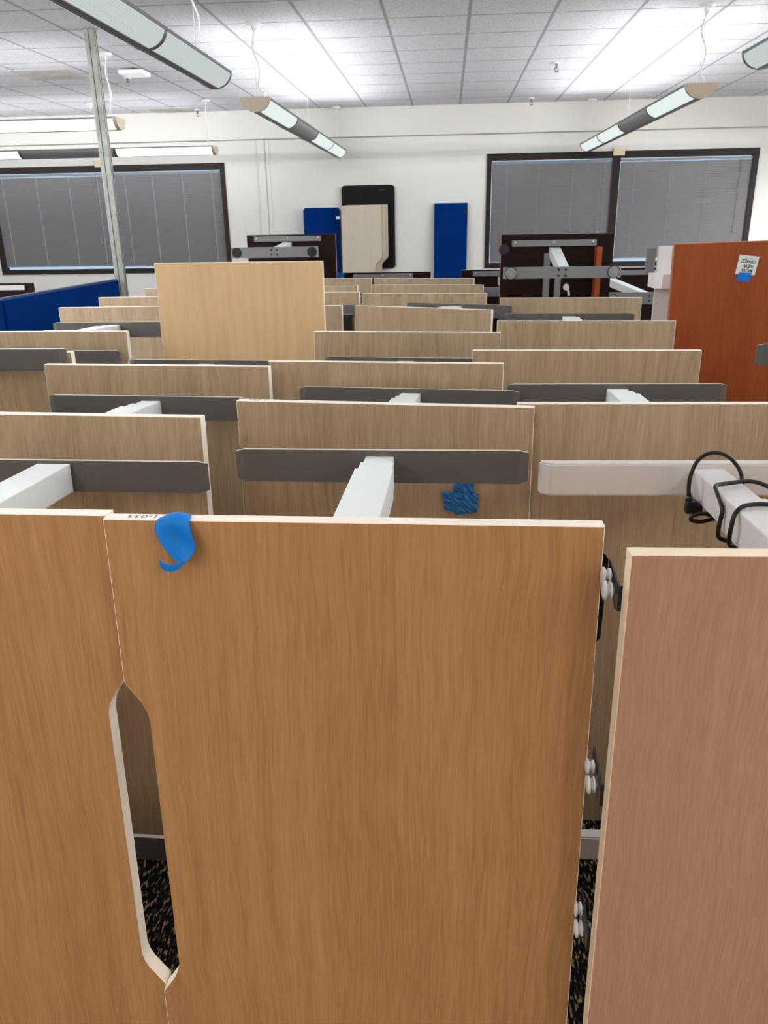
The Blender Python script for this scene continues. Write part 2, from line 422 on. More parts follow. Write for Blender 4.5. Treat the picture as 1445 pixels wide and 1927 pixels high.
LAMP = (.97, .985, 1.0)
ZL = 2.535
g = 'suspended linear lights'
PW, PM = 22.0, 29.0
luminaire('suspended linear light with beige end cap, hanging left of the black panel', g, (-1.475, 6.72, ZL), 0, 4.88, (1, 0, 1, 1), 'cap', 'housing', ((.06, 1), (2.5, 0), (4.85, 0)), lens='lens_mid', power=PW)
luminaire('suspended linear light with beige end cap, hanging in front of the right-hand window', g, (1.82, 6.66, ZL), 0, 4.88, (1, 0, 1, 1), 'cap', 'housing', ((.06, 1), (2.5, 0), (4.85, 0)), lens='lens_mid', power=PW)
luminaire('nearest suspended linear light, its perforated lens large at the top left', g, (-1.475, .66, ZL), 0, 4.88, (1, 1, 1, 1), 'cap', 'housing', ((.1, 0), (4.55, 1)), power=PM)
luminaire('suspended linear light cut off by the right edge at the top', g, (1.82, .55, ZL), 0, 4.88, (1, 1, 1, 1), 'cap', 'housing', ((.1, 0), (4.72, 1)), power=PM)
luminaire('sideways linear light crossing behind the steel post, beige cap at right end', g, (-2.95, 7.68, ZL), R(90), 4.88, (1, 1, 1, 1), 'cap', 'housing', ((.04, 1), (1.22, 0), (3.6, 0)), lens='lens_bright', power=11)
luminaire('farthest sideways linear light, just above the left-hand window', g, (-2.90, 10.62, ZL), R(90), 4.88, (1, 0, 1, 1), 'cap', 'housing', ((.05, 1), (1.5, 0), (3.6, 0)), lens='lens_bright', power=11)

def unseen_row(x, y, rot=0, p=PM, color=None, down=0):      # rows added behind and beside the viewpoint to brighten the desks
    luminaire('unseen linear light added outside the picture to brighten the desks', g, (x, y, ZL), rot, 4.88, (1, 1, 1, 1), 'cap', 'housing', ((.1, 0), (4.7, 0)), power=p, color=color, down=down)
WARM = (1, .87, .70)
for x in (-1.475, 1.82): unseen_row(x, -4.6, p=29, color=WARM, down=20)
unseen_row(4.9, .2, down=34); unseen_row(4.9, 5.3, p=PW, down=130); unseen_row(-2.95, 3.4, R(90), down=115); unseen_row(-2.95, -.2, R(90), down=20)

def sprinkler(x, y, label):
    root = empty('sprinkler', (x, y, ZC), label, 'sprinkler', 'ceiling sprinklers')
    bm = bmesh.new(); cyl(bm, (0, 0, -.012), 'z', .035, .04, .012); obj('escutcheon', bm, 'canopy', root)
    bm = bmesh.new(); cyl(bm, (0, 0, -.05), 'z', .010, .012, .04, 12)
    for s in (-1, 1): tube(bm, [(s*.008, 0, -.04), (s*.018, 0, -.055), (s*.004, 0, -.075)], .003, 6, 3)
    cyl(bm, (0, 0, -.082), 'z', .022, .02, .004, 16); obj('sprinkler_head', bm, 'sprinkler', root)
sprinkler(1.035, 8.84, 'ceiling sprinkler nearer the viewer, left of the right-hand pendant light')
sprinkler(1.03, 11.25, 'ceiling sprinkler close to the soffit, left of the right-hand pendant light')
sprinkler(-3.26, 8.9, 'ceiling sprinkler beside the flat white ceiling box')
sprinkler(-3.3, 11.45, 'ceiling sprinkler near the soffit above the left-hand window')
root = empty('access_point', (-3.02, 8.45, ZC), 'flat white wireless box hanging under a lifted ceiling tile', 'access point')
bm = bmesh.new(); box(bm, -.12, .12, -.12, .12, -.06, -.02, bev=.015, seg=3); obj('case', bm, 'canopy', root)
bm = bmesh.new(); box(bm, -.03, .05, -.125, -.119, -.05, -.04); obj('badge', bm, 'sticker', root)
bm = bmesh.new(); cyl(bm, (0, 0, -.02), 'z', .03, .03, .02); obj('mount', bm, 'galv_dark', root)
for i, (x, y) in enumerate(((-4.235, 8.318), (-3.93, 11.22))):
    bm = bmesh.new(); box(bm, x+.015, x+.599, y+.015, y+.585, ZC-.004, ZC)
    box(bm, x, x+.0, y, y, ZC, ZC) if False else None
    o = struct('ceiling_tile', bm, 'tstain')
    bm = bmesh.new()
    vs = [bm.verts.new((x+.32+.22*math.cos(2*math.pi*k/28)*(1+.08*math.sin(3*k)), y+.3+.2*math.sin(2*math.pi*k/28)*(1+.06*math.cos(2*k)), ZC-.0045)) for k in range(28)]
    bm.faces.new(vs); obj('water_stain', bm, 'stain', o)

# galvanised strut post
root = empty('strut_post', (-2.742, 6.80, 0), 'galvanised steel strut post running from floor to ceiling', 'post', rot=(0, 0, R(12)))
bm = bmesh.new(); box(bm, -.041, .041, -.041, .041, 0, ZC, bev=.004); obj('post_body', bm, 'galv', root)
bm = bmesh.new()
box(bm, .0405, .0425, -.012, .012, 0, ZC); box(bm, -.010, -.004, -.0425, -.0405, 0, ZC); box(bm, .036, .0385, -.0425, -.0405, 0, ZC)
obj('channel_slot', bm, 'galv_dark', root)

# ------------------------------------------------------------------ desks stood on end
TH = .029
def rounded_outline(W, H, notch, nd, z0, z1, dz):
    """front outline of a desktop in local X/Z with an optional shallow cable notch in one long edge"""
    def side(sgn):
        pts = [(sgn*W/2, z0), (sgn*(W/2-nd*.72), z0+dz*.62), (sgn*(W/2-nd*.93), z0+dz*.86), (sgn*(W/2-nd), z0+dz*1.15),
               (sgn*(W/2-nd), z1-dz*1.15), (sgn*(W/2-nd*.93), z1-dz*.86), (sgn*(W/2-nd*.72), z1-dz*.62), (sgn*W/2, z1)]
        return pts
    o = [(-W/2, 0), (W/2, 0)]
    if notch in ('right', 'both'): o += side(1)
    o += [(W/2, H), (-W/2, H)]
    if notch in ('left', 'both'): o += list(reversed(side(-1)))
    return o

def desktop_mesh(W, H, notch, bev=.0014, nd=.037, z0=.265, z1=.935, dz=.062):
    bm = bmesh.new()
    f0, f1 = prism(bm, rounded_outline(W, H, notch, nd, z0, z1, dz), 'y', 0, TH, 0, 1)
    if bev:
        es = [e for e in f0.edges]+[e for e in f1.edges]
        r = bmesh.ops.bevel(bm, geom=es, offset=bev, segments=2, affect='EDGES', profile=.5)
        for f in r['faces']: f.material_index = 1
    return bm

def foot_thin(bm, dx, y, zt, h, L):
    """bent plate foot: flat face towards the desktop, ends folded back"""
    e, d, t, w = .020, .008, .012, .0055
    S6 = [(-L/2, d, w), (-L/2+e, 0, 0), (L/2-e, 0, 0), (L/2, d, w)]
    ft = [bm.verts.new((px+dx, y+py, zt-c)) for px, py, c in S6]; fb = [bm.verts.new((px+dx, y+py, zt-h+c)) for px, py, c in S6]
    bt = [bm.verts.new((px+dx, y+t, zt-c)) for px, py, c in S6]; bb = [bm.verts.new((px+dx, y+t, zt-h+c)) for px, py, c in S6]
    for k in range(3):
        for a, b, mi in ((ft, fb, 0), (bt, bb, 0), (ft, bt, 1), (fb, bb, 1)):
            f = bm.faces.new((a[k], a[k+1], b[k+1], b[k])); f.material_index = mi
    for k in (0, 3): bm.faces.new((ft[k], bt[k], bb[k], fb[k]))

def desk(x, y, ang, label, W=.762, top=1.22, foot_top=1.15, leg=.545, lean=1.6, notch=None, style='thin', dx=0.0, cdx=None,
         wood_mat='oak', edge='edge', foot_len=.64, foot_h=.073, bev=.0014, group='desks stood on end in rows', cat='desk', stages=(.415, .48), nkw={}, legs=True):
    """x, y: where the front left corner of the raised end is; legs point away (+Y)"""
    l = R(lean); a = R(ang); H = top/math.cos(l)
    rot = Matrix.Rotation(a, 3, 'Z') @ Matrix.Rotation(-l, 3, 'X')
    base = Vector((x, y, top))-rot @ Vector((-W/2, 0, H))
    root = empty('standing_desk', base, label, cat, group, rot=(-l, 0, a))
    obj('desktop', desktop_mesh(W, H, notch, bev, **nkw), [wood_mat, edge], root)
    cdx = dx if cdx is None else cdx
    ft = (foot_top+leg*math.sin(l))/math.cos(l)
    cm = 'white' if style == 'white' else 'silver'
    for zt, sgn in (((ft, 1), (max(H-ft, .012)+foot_h, 0)) if legs else ()):
        zc = zt-foot_h/2-.002
        s1, s2 = stages
        bm = bmesh.new(); box(bm, cdx-.039, cdx+.039, TH, s1, zc-.033, zc+.033, bev=.003)
        for s in (-1, 1):
            for q in (-1, 1): cyl(bm, (cdx+.039*s-(.0006 if s > 0 else -.0006), s1-.02, zc+q*.02), 'x', .0025, .0025, .0015*s, 8)
        lg = obj('leg', bm, cm, root)
        bm = bmesh.new(); box(bm, cdx-.09, cdx+.09, TH, TH+.004, zc-.05, zc+.05); obj('mounting_plate', bm, cm, lg)
        if style == 'thin':
            bm = bmesh.new(); box(bm, cdx-.035, cdx+.035, s1-.05, s2, zc-.029, zc+.029, bev=.003); obj('middle_stage', bm, cm, lg)
            bm = bmesh.new(); box(bm, cdx-.031, cdx+.031, s2-.05, leg, zc-.025, zc+.025, bev=.003); obj('inner_stage', bm, cm, lg)
            bm = bmesh.new(); foot_thin(bm, dx, leg, zt, foot_h, foot_len); obj('foot', bm, ['foot', 'lit_foot_rim'], lg)
        else:
            bm = bmesh.new(); box(bm, cdx-.034, cdx+.034, s1-.05, leg, zc-.029, zc+.029, bev=.003); obj('inner_stage', bm, cm, lg)
            bm = bmesh.new()
            e = .022; out = [(-foot_len/2, leg+e*.8), (-foot_len/2+e, leg), (foot_len/2-e, leg), (foot_len/2, leg+e*.8), (foot_len/2, leg+.035), (-foot_len/2, leg+.035)]
            prism(bm, [(p[0]+dx, p[1]) for p in out], 'z', zt-foot_h, zt, 1, 0)
            bmesh.ops.bevel(bm, geom=bm.edges[:], offset=.004, segments=2, affect='EDGES')
            obj('foot', bm, ['white', 'white'] if style == 'white' else ['foot', 'lit_foot_rim'], lg)
    return root

oak = 'oak-laminate desk stood on end'
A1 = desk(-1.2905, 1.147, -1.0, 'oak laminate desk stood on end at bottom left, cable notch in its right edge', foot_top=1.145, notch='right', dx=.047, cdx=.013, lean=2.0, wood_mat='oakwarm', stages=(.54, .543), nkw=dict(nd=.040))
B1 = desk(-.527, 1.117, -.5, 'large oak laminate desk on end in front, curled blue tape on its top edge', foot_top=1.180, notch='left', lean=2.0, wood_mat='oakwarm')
C1 = desk(.250, 1.004, 1.2, 'pinkish fine-grained desk on end at bottom right, with white legs and foot', foot_top=1.142, leg=.685, style='white', dx=-.050, foot_len=.717, wood_mat='pinkoak', edge='edge_pale', lean=.6, bev=.0012, notch='right', stages=(.47, .47))
A2 = desk(-1.333, 1.838, -3.4, 'oak desk on end directly behind the bottom-left desk in second row', foot_top=1.151, dx=.0, cdx=.018, lean=1.6)
B2 = desk(-.534, 1.975, -6.0, 'oak desk on end with blue tape patch, second row behind the front desk', W=.75, foot_top=1.149, dx=-.018, cdx=-.005, foot_len=.70)
C2 = desk(.176, 1.938, .1, 'oak desk on end behind the white foot with black cord, second row', foot_top=1.162, dx=-.032, foot_len=.665)
A3 = desk(-1.317, 2.531, -4.1, 'oak desk on end in third row, its top just below the tall maple board', foot_top=1.147, dx=-.03)
B3 = desk(-.581, 2.577, -5.0, 'oak desk on end in the middle of third row, below the maple board\'s right edge', foot_top=1.148)
C3 = desk(.091, 2.785, -1.8, 'oak desk on end at right of third row, in front of the reddish cherry board', foot_top=1.115)
L3 = desk(-2.105, 2.79, 0, 'oak desk on end at left edge, shaded behind a horizontal grey foot bar', foot_top=1.150, dx=.03, leg=.50)
L4 = desk(-2.120, 3.372, -1.2, 'oak desk on end at left edge, just in front of the blue partition', foot_top=1.195, dx=.09, notch='right', nkw=dict(nd=.02, z0=.16, z1=1.11, dz=.06))
B4 = desk(-.546, 3.309, -5.2, 'oak desk on end overlapping the lower right corner of the maple board', foot_top=1.125)
C4 = desk(.222, 3.626, -3.6, 'oak desk on end whose right corner overlaps the cherry board and grey panel', foot_top=1.192, dx=-.027)
L5 = desk(-2.147, 4.392, 3.0, 'oak desk on end just left of the maple board, grey foot in front of it', foot_top=1.13)
A5 = desk(-1.322, 4.44, -5.0, 'narrow visible end of oak desk just right of the maple board', foot_top=1.17, dx=.10)
B5 = desk(-.490, 4.359, -21.0, 'oak desk on end turned slightly, its right end nearer, behind middle rows', foot_top=1.188)
C5 = desk(.301, 4.704, -3.6, 'oak desk on end directly below the tall dark desk with round glides', W=.78, foot_top=1.13)
L6 = desk(-2.177, 5.0, 4.0, 'oak desk on end beside the lower part of the steel post', foot_top=1.12)
A6 = desk(-1.312, 5.28, -6.0, 'oak desk end right of maple board, between a nearer and a shorter oak end', foot_top=1.15)
B6 = desk(-.529, 5.112, -6.5, 'oak desk on end in third last row of middle stack', W=.775, foot_top=1.13)
L7 = desk(-2.13, 5.688, 0, 'farthest oak desk on end left of the maple board, before the white wall', foot_top=1.12)
A7 = desk(-1.385, 5.87, -7.0, 'short second last oak desk end right of maple board', foot_top=1.12)
B7 = desk(-.530, 5.798, -8.0, 'oak desk on end in second last row of middle stack', W=.785, foot_top=1.12)
A8 = desk(-1.345, 6.56, -8.0, 'farthest oak desk end beside the maple board, under the leaning pale boards', legs=False)
B8 = desk(-.572, 6.447, -9.0, 'farthest oak desk on end of middle stack, in front of low dark desk', W=.785, legs=False)
L2 = desk(-2.03, 2.05, -1.0, 'desk on end past the left edge, showing only its thick grey foot bar', top=1.30, foot_top=1.250, leg=.62, style='grey', foot_len=.72, lean=1.0, dx=-.03)
D2 = desk(.985, 2.20, 0, 'desk on end past the right edge, showing only its grey foot by the cherry board', top=1.29, foot_top=1.243, leg=.545, dx=-.02)

g4 = 'unseen desks added beside the picture to block light'
for (x, y, an) in ((-2.09, 1.12, 0), (1.04, 1.02, 1)):  # unseen desks added to keep side light from under the rows
    desk(x, y, an, 'unseen oak desk on end, added beside the picture to block side light', foot_top=1.14, group=g4, legs=False)
# little black box on the back of A5 beside the gap
bm = bmesh.new(); box(bm, .36, .43, .03, .09, 1.02, 1.17, bev=.006); obj('control_box', bm, 'black', A5)

# front desk: number label, black bracket at its right edge
Hb = 1.22/math.cos(R(2))
def number_label(root, W, H, x0, x1, body, y0=.005, y1=.025, ink='ink'):
    bm = bmesh.new(); box(bm, -W/2+x0, -W/2+x1, y0, y1, H, H+.0004); o = obj('number_label', bm, 'sticker', root)
    text_mesh('lettering', body, (y1-y0)*.98, ink, o, (-W/2+(x0+x1)/2, (y0+y1)/2, H+.0006), (0, 0, math.pi), sx=1.12)
number_label(B1, .762, Hb, .026, .092, '1-033')
number_label(B2, .75, 1.22/math.cos(R(1.6)), .022, .085, '1-033')

bm = bmesh.new()
prism(bm, [(.335, .985), (.372, 1.0), (.3925, 1.025), (.3955, 1.158), (.390, 1.166), (.335, 1.166)], 'y', TH, TH+.022)
box(bm, .372, .394, TH+.02, TH+.05, 1.04, 1.145, bev=.004)
br = obj('black_bracket', bm, 'black_metal', B1)
bm = bmesh.new(); cyl(bm, (.381, TH+.06, 1.09), 'x', .022, .022, .012, 20); obj('bracket_roller', bm, 'rubber', br)

# C1: three roller brackets on its underside along the left edge
Rc = C1.matrix_basis
def c1_local(p): 
    m = Matrix.LocRotScale(C1.location, C1.rotation_euler, None)
    return m.inverted() @ Vector(p)
for zt in (1.160, .823, .527):
    c = c1_local((.2455, 1.045, zt))
    c0x = c.x; bm = bmesh.new()
    prism(bm, [(TH+.0005, c.z), (TH+.0005, c.z-.038), (TH+.02, c.z-.042), (TH+.10, c.z-.02), (TH+.10, c.z+.0)], 'x', c.x-.0012, c.x+.0012)
    for v in bm.verts: v.co.x += .09*max(0, v.co.y-TH-.02)
    box(bm, c.x-.0012, c.x+.034, TH+.0003, TH+.003, c.z-.038, c.z)
    b = obj('roller_bracket', bm, 'black_metal', C1)
    for (yy, dzz, rr, sx) in ((TH+.026, -.018, .0150, .0), (TH+.060, -.010, .0135, .0045)):
        bm = bmesh.new(); c = Vector((c0x+sx, c.y, c.z))
        cyl(bm, (c.x-.0012, yy, c.z+dzz), 'x', .004, .004, -.004, 12)
        cyl(bm, (c.x-.005, yy, c.z+dzz), 'x', rr*.85, rr*.85, -.003, 24); cyl(bm, (c.x-.008, yy, c.z+dzz), 'x', rr*.62, rr*.62, -.005, 24)
        cyl(bm, (c.x-.013, yy, c.z+dzz), 'x', rr*.95, rr, -.003, 24); cyl(bm, (c.x-.016, yy, c.z+dzz), 'x', rr, rr*.62, -.0015, 24)
        obj('roller', bm, 'roller', b)

# ------------------------------------------------------------------ black power cord wound round the white leg
root = empty('power_cord', (.56, 1.55, 1.13), 'black power cord with three-pin plug wound round the white desk leg', 'cord')
def rel(pts): return [(p[0]-.56, p[1]-1.55, p[2]-1.13) for p in pts]
bm = bmesh.new()
tube(bm, rel([(.612, 1.60, 1.10), (.611, 1.625, 1.140), (.596, 1.63, 1.165), (.577, 1.63, 1.180), (.555, 1.63, 1.186), (.535, 1.63, 1.181), (.521, 1.63, 1.168), (.513, 1.628, 1.150), (.508, 1.625, 1.127), (.508, 1.622, 1.104), (.511, 1.62, 1.092)]), .0042)
tube(bm, rel([(.60, 1.59, 1.052), (.559, 1.58, 1.064), (.532, 1.58, 1.070), (.515, 1.58, 1.068), (.506, 1.58, 1.061), (.510, 1.58, 1.0545), (.528, 1.58, 1.0525), (.559, 1.585, 1.058), (.60, 1.60, 1.052)]), .0042)
tube(bm, rel([(.65, 1.50, 1.115), (.640, 1.535, 1.138), (.622, 1.560, 1.144), (.600, 1.570, 1.1435), (.557, 1.552, 1.1445), (.531, 1.533, 1.146), (.5245, 1.500, 1.141), (.526, 1.482, 1.130), (.5265, 1.468, 1.117), (.5245, 1.466, 1.099), (.5225, 1.464, 1.078), (.527, 1.466, 1.063), (.545, 1.47, 1.055), (.575, 1.49, 1.050), (.61, 1.51, 1.054)]), .0042)
tube(bm, rel([(.63, 1.42, 1.10), (.619, 1.424, 1.141), (.592, 1.426, 1.1455), (.564, 1.424, 1.146), (.540, 1.412, 1.145), (.5255, 1.402, 1.134), (.5205, 1.396, 1.115), (.5195, 1.396, 1.095), (.523, 1.398, 1.076), (.545, 1.41, 1.066), (.58, 1.42, 1.064)]), .0042)
obj('cable', bm, 'rubber', root)
bm = bmesh.new()
cyl(bm, (-.050, .07, -.046), 'z', .0075, .006, .012, 14); box(bm, -.056, -.033, .058, .078, -.072, -.044, bev=.003); box(bm, -.036, -.022, .06, .08, -.072, -.052, bev=.003)
pl = obj('plug', bm, 'black', root)
bm = bmesh.new(); box(bm, -.0535, -.047, .066, .0675, -.088, -.071); box(bm, -.0385, -.037, .064, .070, -.086, -.071); cyl(bm, (-.029, .07, -.088), 'z', .002, .0024, .017, 10)
obj('plug_prong', bm, 'chrome', pl)

# ------------------------------------------------------------------ blue tape, note
def sheet(name, rows, mat, label, cat, thick=.0004, sub=2):
    """rows of world points lofted into a thin creased sheet"""
    bm = bmesh.new(); o0 = Vector(rows[0][0])
    V = [[bm.verts.new(Vector(p)-o0) for p in r] for r in rows]
    for a, b in zip(V, V[1:]):
        for i in range(len(a)-1):
            f = bm.faces.new((a[i], a[i+1], b[i+1], b[i])); f.smooth = True
    o = obj(name, bm, mat, None, o0)
    s = o.modifiers.new('thickness', 'SOLIDIFY'); s.thickness = thick; s.offset = 0
    u = o.modifiers.new('smooth', 'SUBSURF'); u.levels = u.render_levels = sub
    return tag(o, label, cat)
tp = [
    [(-.424, 1.142, 1.2212), (-.412, 1.142, 1.2214), (-.402, 1.142, 1.2214), (-.392, 1.141, 1.2212)],
    [(-.431, 1.130, 1.2220), (-.416, 1.129, 1.2325), (-.402, 1.129, 1.2290), (-.390, 1.128, 1.2225)],
    [(-.438, 1.116, 1.2245), (-.420, 1.112, 1.2300), (-.404, 1.113, 1.2290), (-.388, 1.114, 1.2235)],
    [(-.440, 1.104, 1.2200), (-.421, 1.104, 1.2210), (-.404, 1.105, 1.2215), (-.386, 1.104, 1.2180)],
    [(-.440, 1.096, 1.2080), (-.424, 1.107, 1.2050), (-.403, 1.107, 1.2060), (-.382, 1.097, 1.2040)],
    [(-.434, 1.093, 1.1960), (-.420, 1.106, 1.1930), (-.399, 1.106, 1.1930), (-.376, 1.094, 1.1910)],
    [(-.425, 1.091, 1.1830), (-.412, 1.102, 1.1800), (-.396, 1.103, 1.1800), (-.375, 1.092, 1.1800)],
    [(-.416, 1.088, 1.1720), (-.407, 1.096, 1.1680), (-.396, 1.097, 1.1680), (-.383, 1.090, 1.1710)],
    [(-.407, 1.086, 1.1640), (-.402, 1.090, 1.1610), (-.397, 1.090, 1.1600), (-.392, 1.088, 1.1620)],
]
ts = sheet('tape_strip', tp, 'tape', 'curled strip of blue tape peeling off the front desk\'s top edge', 'tape', sub=1)
bm = bmesh.new(); o0 = ts.location
cv = [(-.391, 1.089, 1.1640, .004), (-.398, 1.0865, 1.1590, .010), (-.407, 1.084, 1.1550, .0125), (-.417, 1.081, 1.1545, .0125), (-.426, 1.080, 1.1580, .012), (-.4315, 1.083, 1.1640, .0115), (-.4330, 1.089, 1.1695, .011)]
V = [[bm.verts.new(Vector((x, y, z+h/2))-o0), bm.verts.new(Vector((x-.001, y-.001, z-h/2))-o0)] for x, y, z, h in cv]
for a, b in zip(V, V[1:]):
    f = bm.faces.new((a[0], b[0], b[1], a[1])); f.smooth = True
cu = obj('curled_end', bm, 'tape', ts)
q = cu.modifiers.new('thickness', 'SOLIDIFY'); q.thickness = .0004; q = cu.modifiers.new('smooth', 'SUBSURF'); q.levels = q.render_levels = 2

# patch of tape stuck on the face of B2 (local frame of that desk, then to the world)
mB2 = Matrix.LocRotScale(B2.location, B2.rotation_euler, None)
def on_b2(x, z, d=.0): 
    p = mB2.inverted() @ Vector((x, 1.95, z)); return mB2 @ Vector((p.x, -.0012-d, p.z))
bm = bmesh.new(); rnd = random.Random(3); o0 = on_b2(.04, .98)
def patch(pts4, nu, nv, d, amp):
    a, b, c, e = pts4
    V = []
    for j in range(nv+1):
        row = []
        for i in range(nu+1):
            u, v = i/nu, j/nv
            x = (a[0]*(1-u)+b[0]*u)*(1-v)+(e[0]*(1-u)+c[0]*u)*v+rnd.uniform(-1, 1)*.0007
            z = (a[1]*(1-u)+b[1]*u)*(1-v)+(e[1]*(1-u)+c[1]*u)*v+rnd.uniform(-1, 1)*.0007
            row.append(bm.verts.new(on_b2(x, z, d+rnd.random()*amp)-o0))
        V.append(row)
    for p, q in zip(V, V[1:]):
        for i in range(nu): bm.faces.new((p[i], p[i+1], q[i+1], q[i]))
patch([(.028, 1.03), (.078, 1.03), (.072, .945), (.022, .952)], 8, 10, .0, .004)
patch([(-.003, 1.001), (.089, .999), (.086, .950), (.006, .952)], 12, 8, .0045, .004)
patch([(.024, .954), (.065, .954), (.055, .945), (.034, .940)], 6, 3, .002, .003)
o = obj('tape_patch', bm, 'tape_dark', None, o0); s = o.modifiers.new('thickness', 'SOLIDIFY'); s.thickness = .0003
tag(o, 'crumpled blue tape patch stuck below the grey foot on a second row desk', 'tape')

# ------------------------------------------------------------------ maple, cherry and grey boards at mid distance
def board(name, x, y, ang, W, H, label, cat, mats, th=.029, lean=0.0, bev=.003, z=0.0, tilt=0.0):
    root = empty(name, (x, y, z), label, cat, rot=(R(-lean), R(tilt), R(ang)))
    bm = bmesh.new(); f0, f1 = prism(bm, [(0, 0), (W, 0), (W, H), (0, H)], 'y', 0, th, 0, 1)
    if bev:
        r = bmesh.ops.bevel(bm, geom=list(f0.edges)+list(f1.edges), offset=bev, segments=2, affect='EDGES')
        for f in r['faces']: f.material_index = 1
    obj('panel', bm, mats, root)
    return root
board('maple_tabletop', -1.310, 3.62, 0, .762, 1.483, 'plain maple tabletop board standing upright, taller than the desks around it', 'tabletop', ['maple', 'edge_pale'], lean=1.0)
ch = board('cherry_desk', 1.040, 3.83, 0, .762, 1.527, 'tall reddish cherry desktop on end at right, paper note on it', 'desktop', ['cherry', 'cherry_edge'], tilt=-1.2)
gp = board('grey_panel', 1.045, 4.25, 0, .70, 1.505, 'light grey panel standing behind the cherry board\'s left edge', 'panel', ['grey_white', 'white'], th=.02)
bm = bmesh.new(); prism(bm, [(-.038, -.02), (-.038, -.12), (-.006, -.155), (.09, -.155), (.09, -.02)], 'z', 1.312, 1.378); obj('bracket', bm, 'grey_white', gp)
bm = bmesh.new(); box(bm, -.038, .09, -.021, .0, 1.312, 1.378); obj('bracket_plate', bm, 'grey_white', gp)
bm = bmesh.new(); box(bm, -.05, -.004, .03, .04, 1.37, 1.495, bev=.002); obj('side_tab', bm, 'grey_metal', gp)

root = empty('paper_note', (1.33, 3.8285, 1.432), 'small paper note with upside-down handwriting taped on the cherry board', 'note')
def quad(bm, pts, d=.0006):
    v0 = [bm.verts.new((p[0], 0, p[1])) for p in pts]; v1 = [bm.verts.new((p[0], -d, p[1])) for p in pts]
    bm.faces.new(v0); bm.faces.new(v1)
    for i in range(4): bm.faces.new((v0[i], v0[(i+1) % 4], v1[(i+1) % 4], v1[i]))
bm = bmesh.new(); quad(bm, [(-.034, .045), (.052, .035), (.042, -.044), (-.044, -.037)]); obj('paper', bm, 'paper', root)
for (body, dz, dx, sz) in (('OFFICE', .016, .010, .020), ('NEW', -.005, .010, .019), ('MOVE', -.022, .006, .018)):
    text_mesh('handwriting', body, sz, 'blueink', root, (dx, -.0009, dz), (R(90), R(187), 0), shear=.2, bold=.0004)
bm = bmesh.new(); box(bm, -.008, .028, -.0009, -.0007, .0275, .0288); obj('underline', bm, 'blueink', root)
bm = bmesh.new(); quad(bm, [(-.029, -.031), (.028, -.033), (.022, -.071), (-.036, -.066)], .0012); obj('tape_piece', bm, 'tape', root)

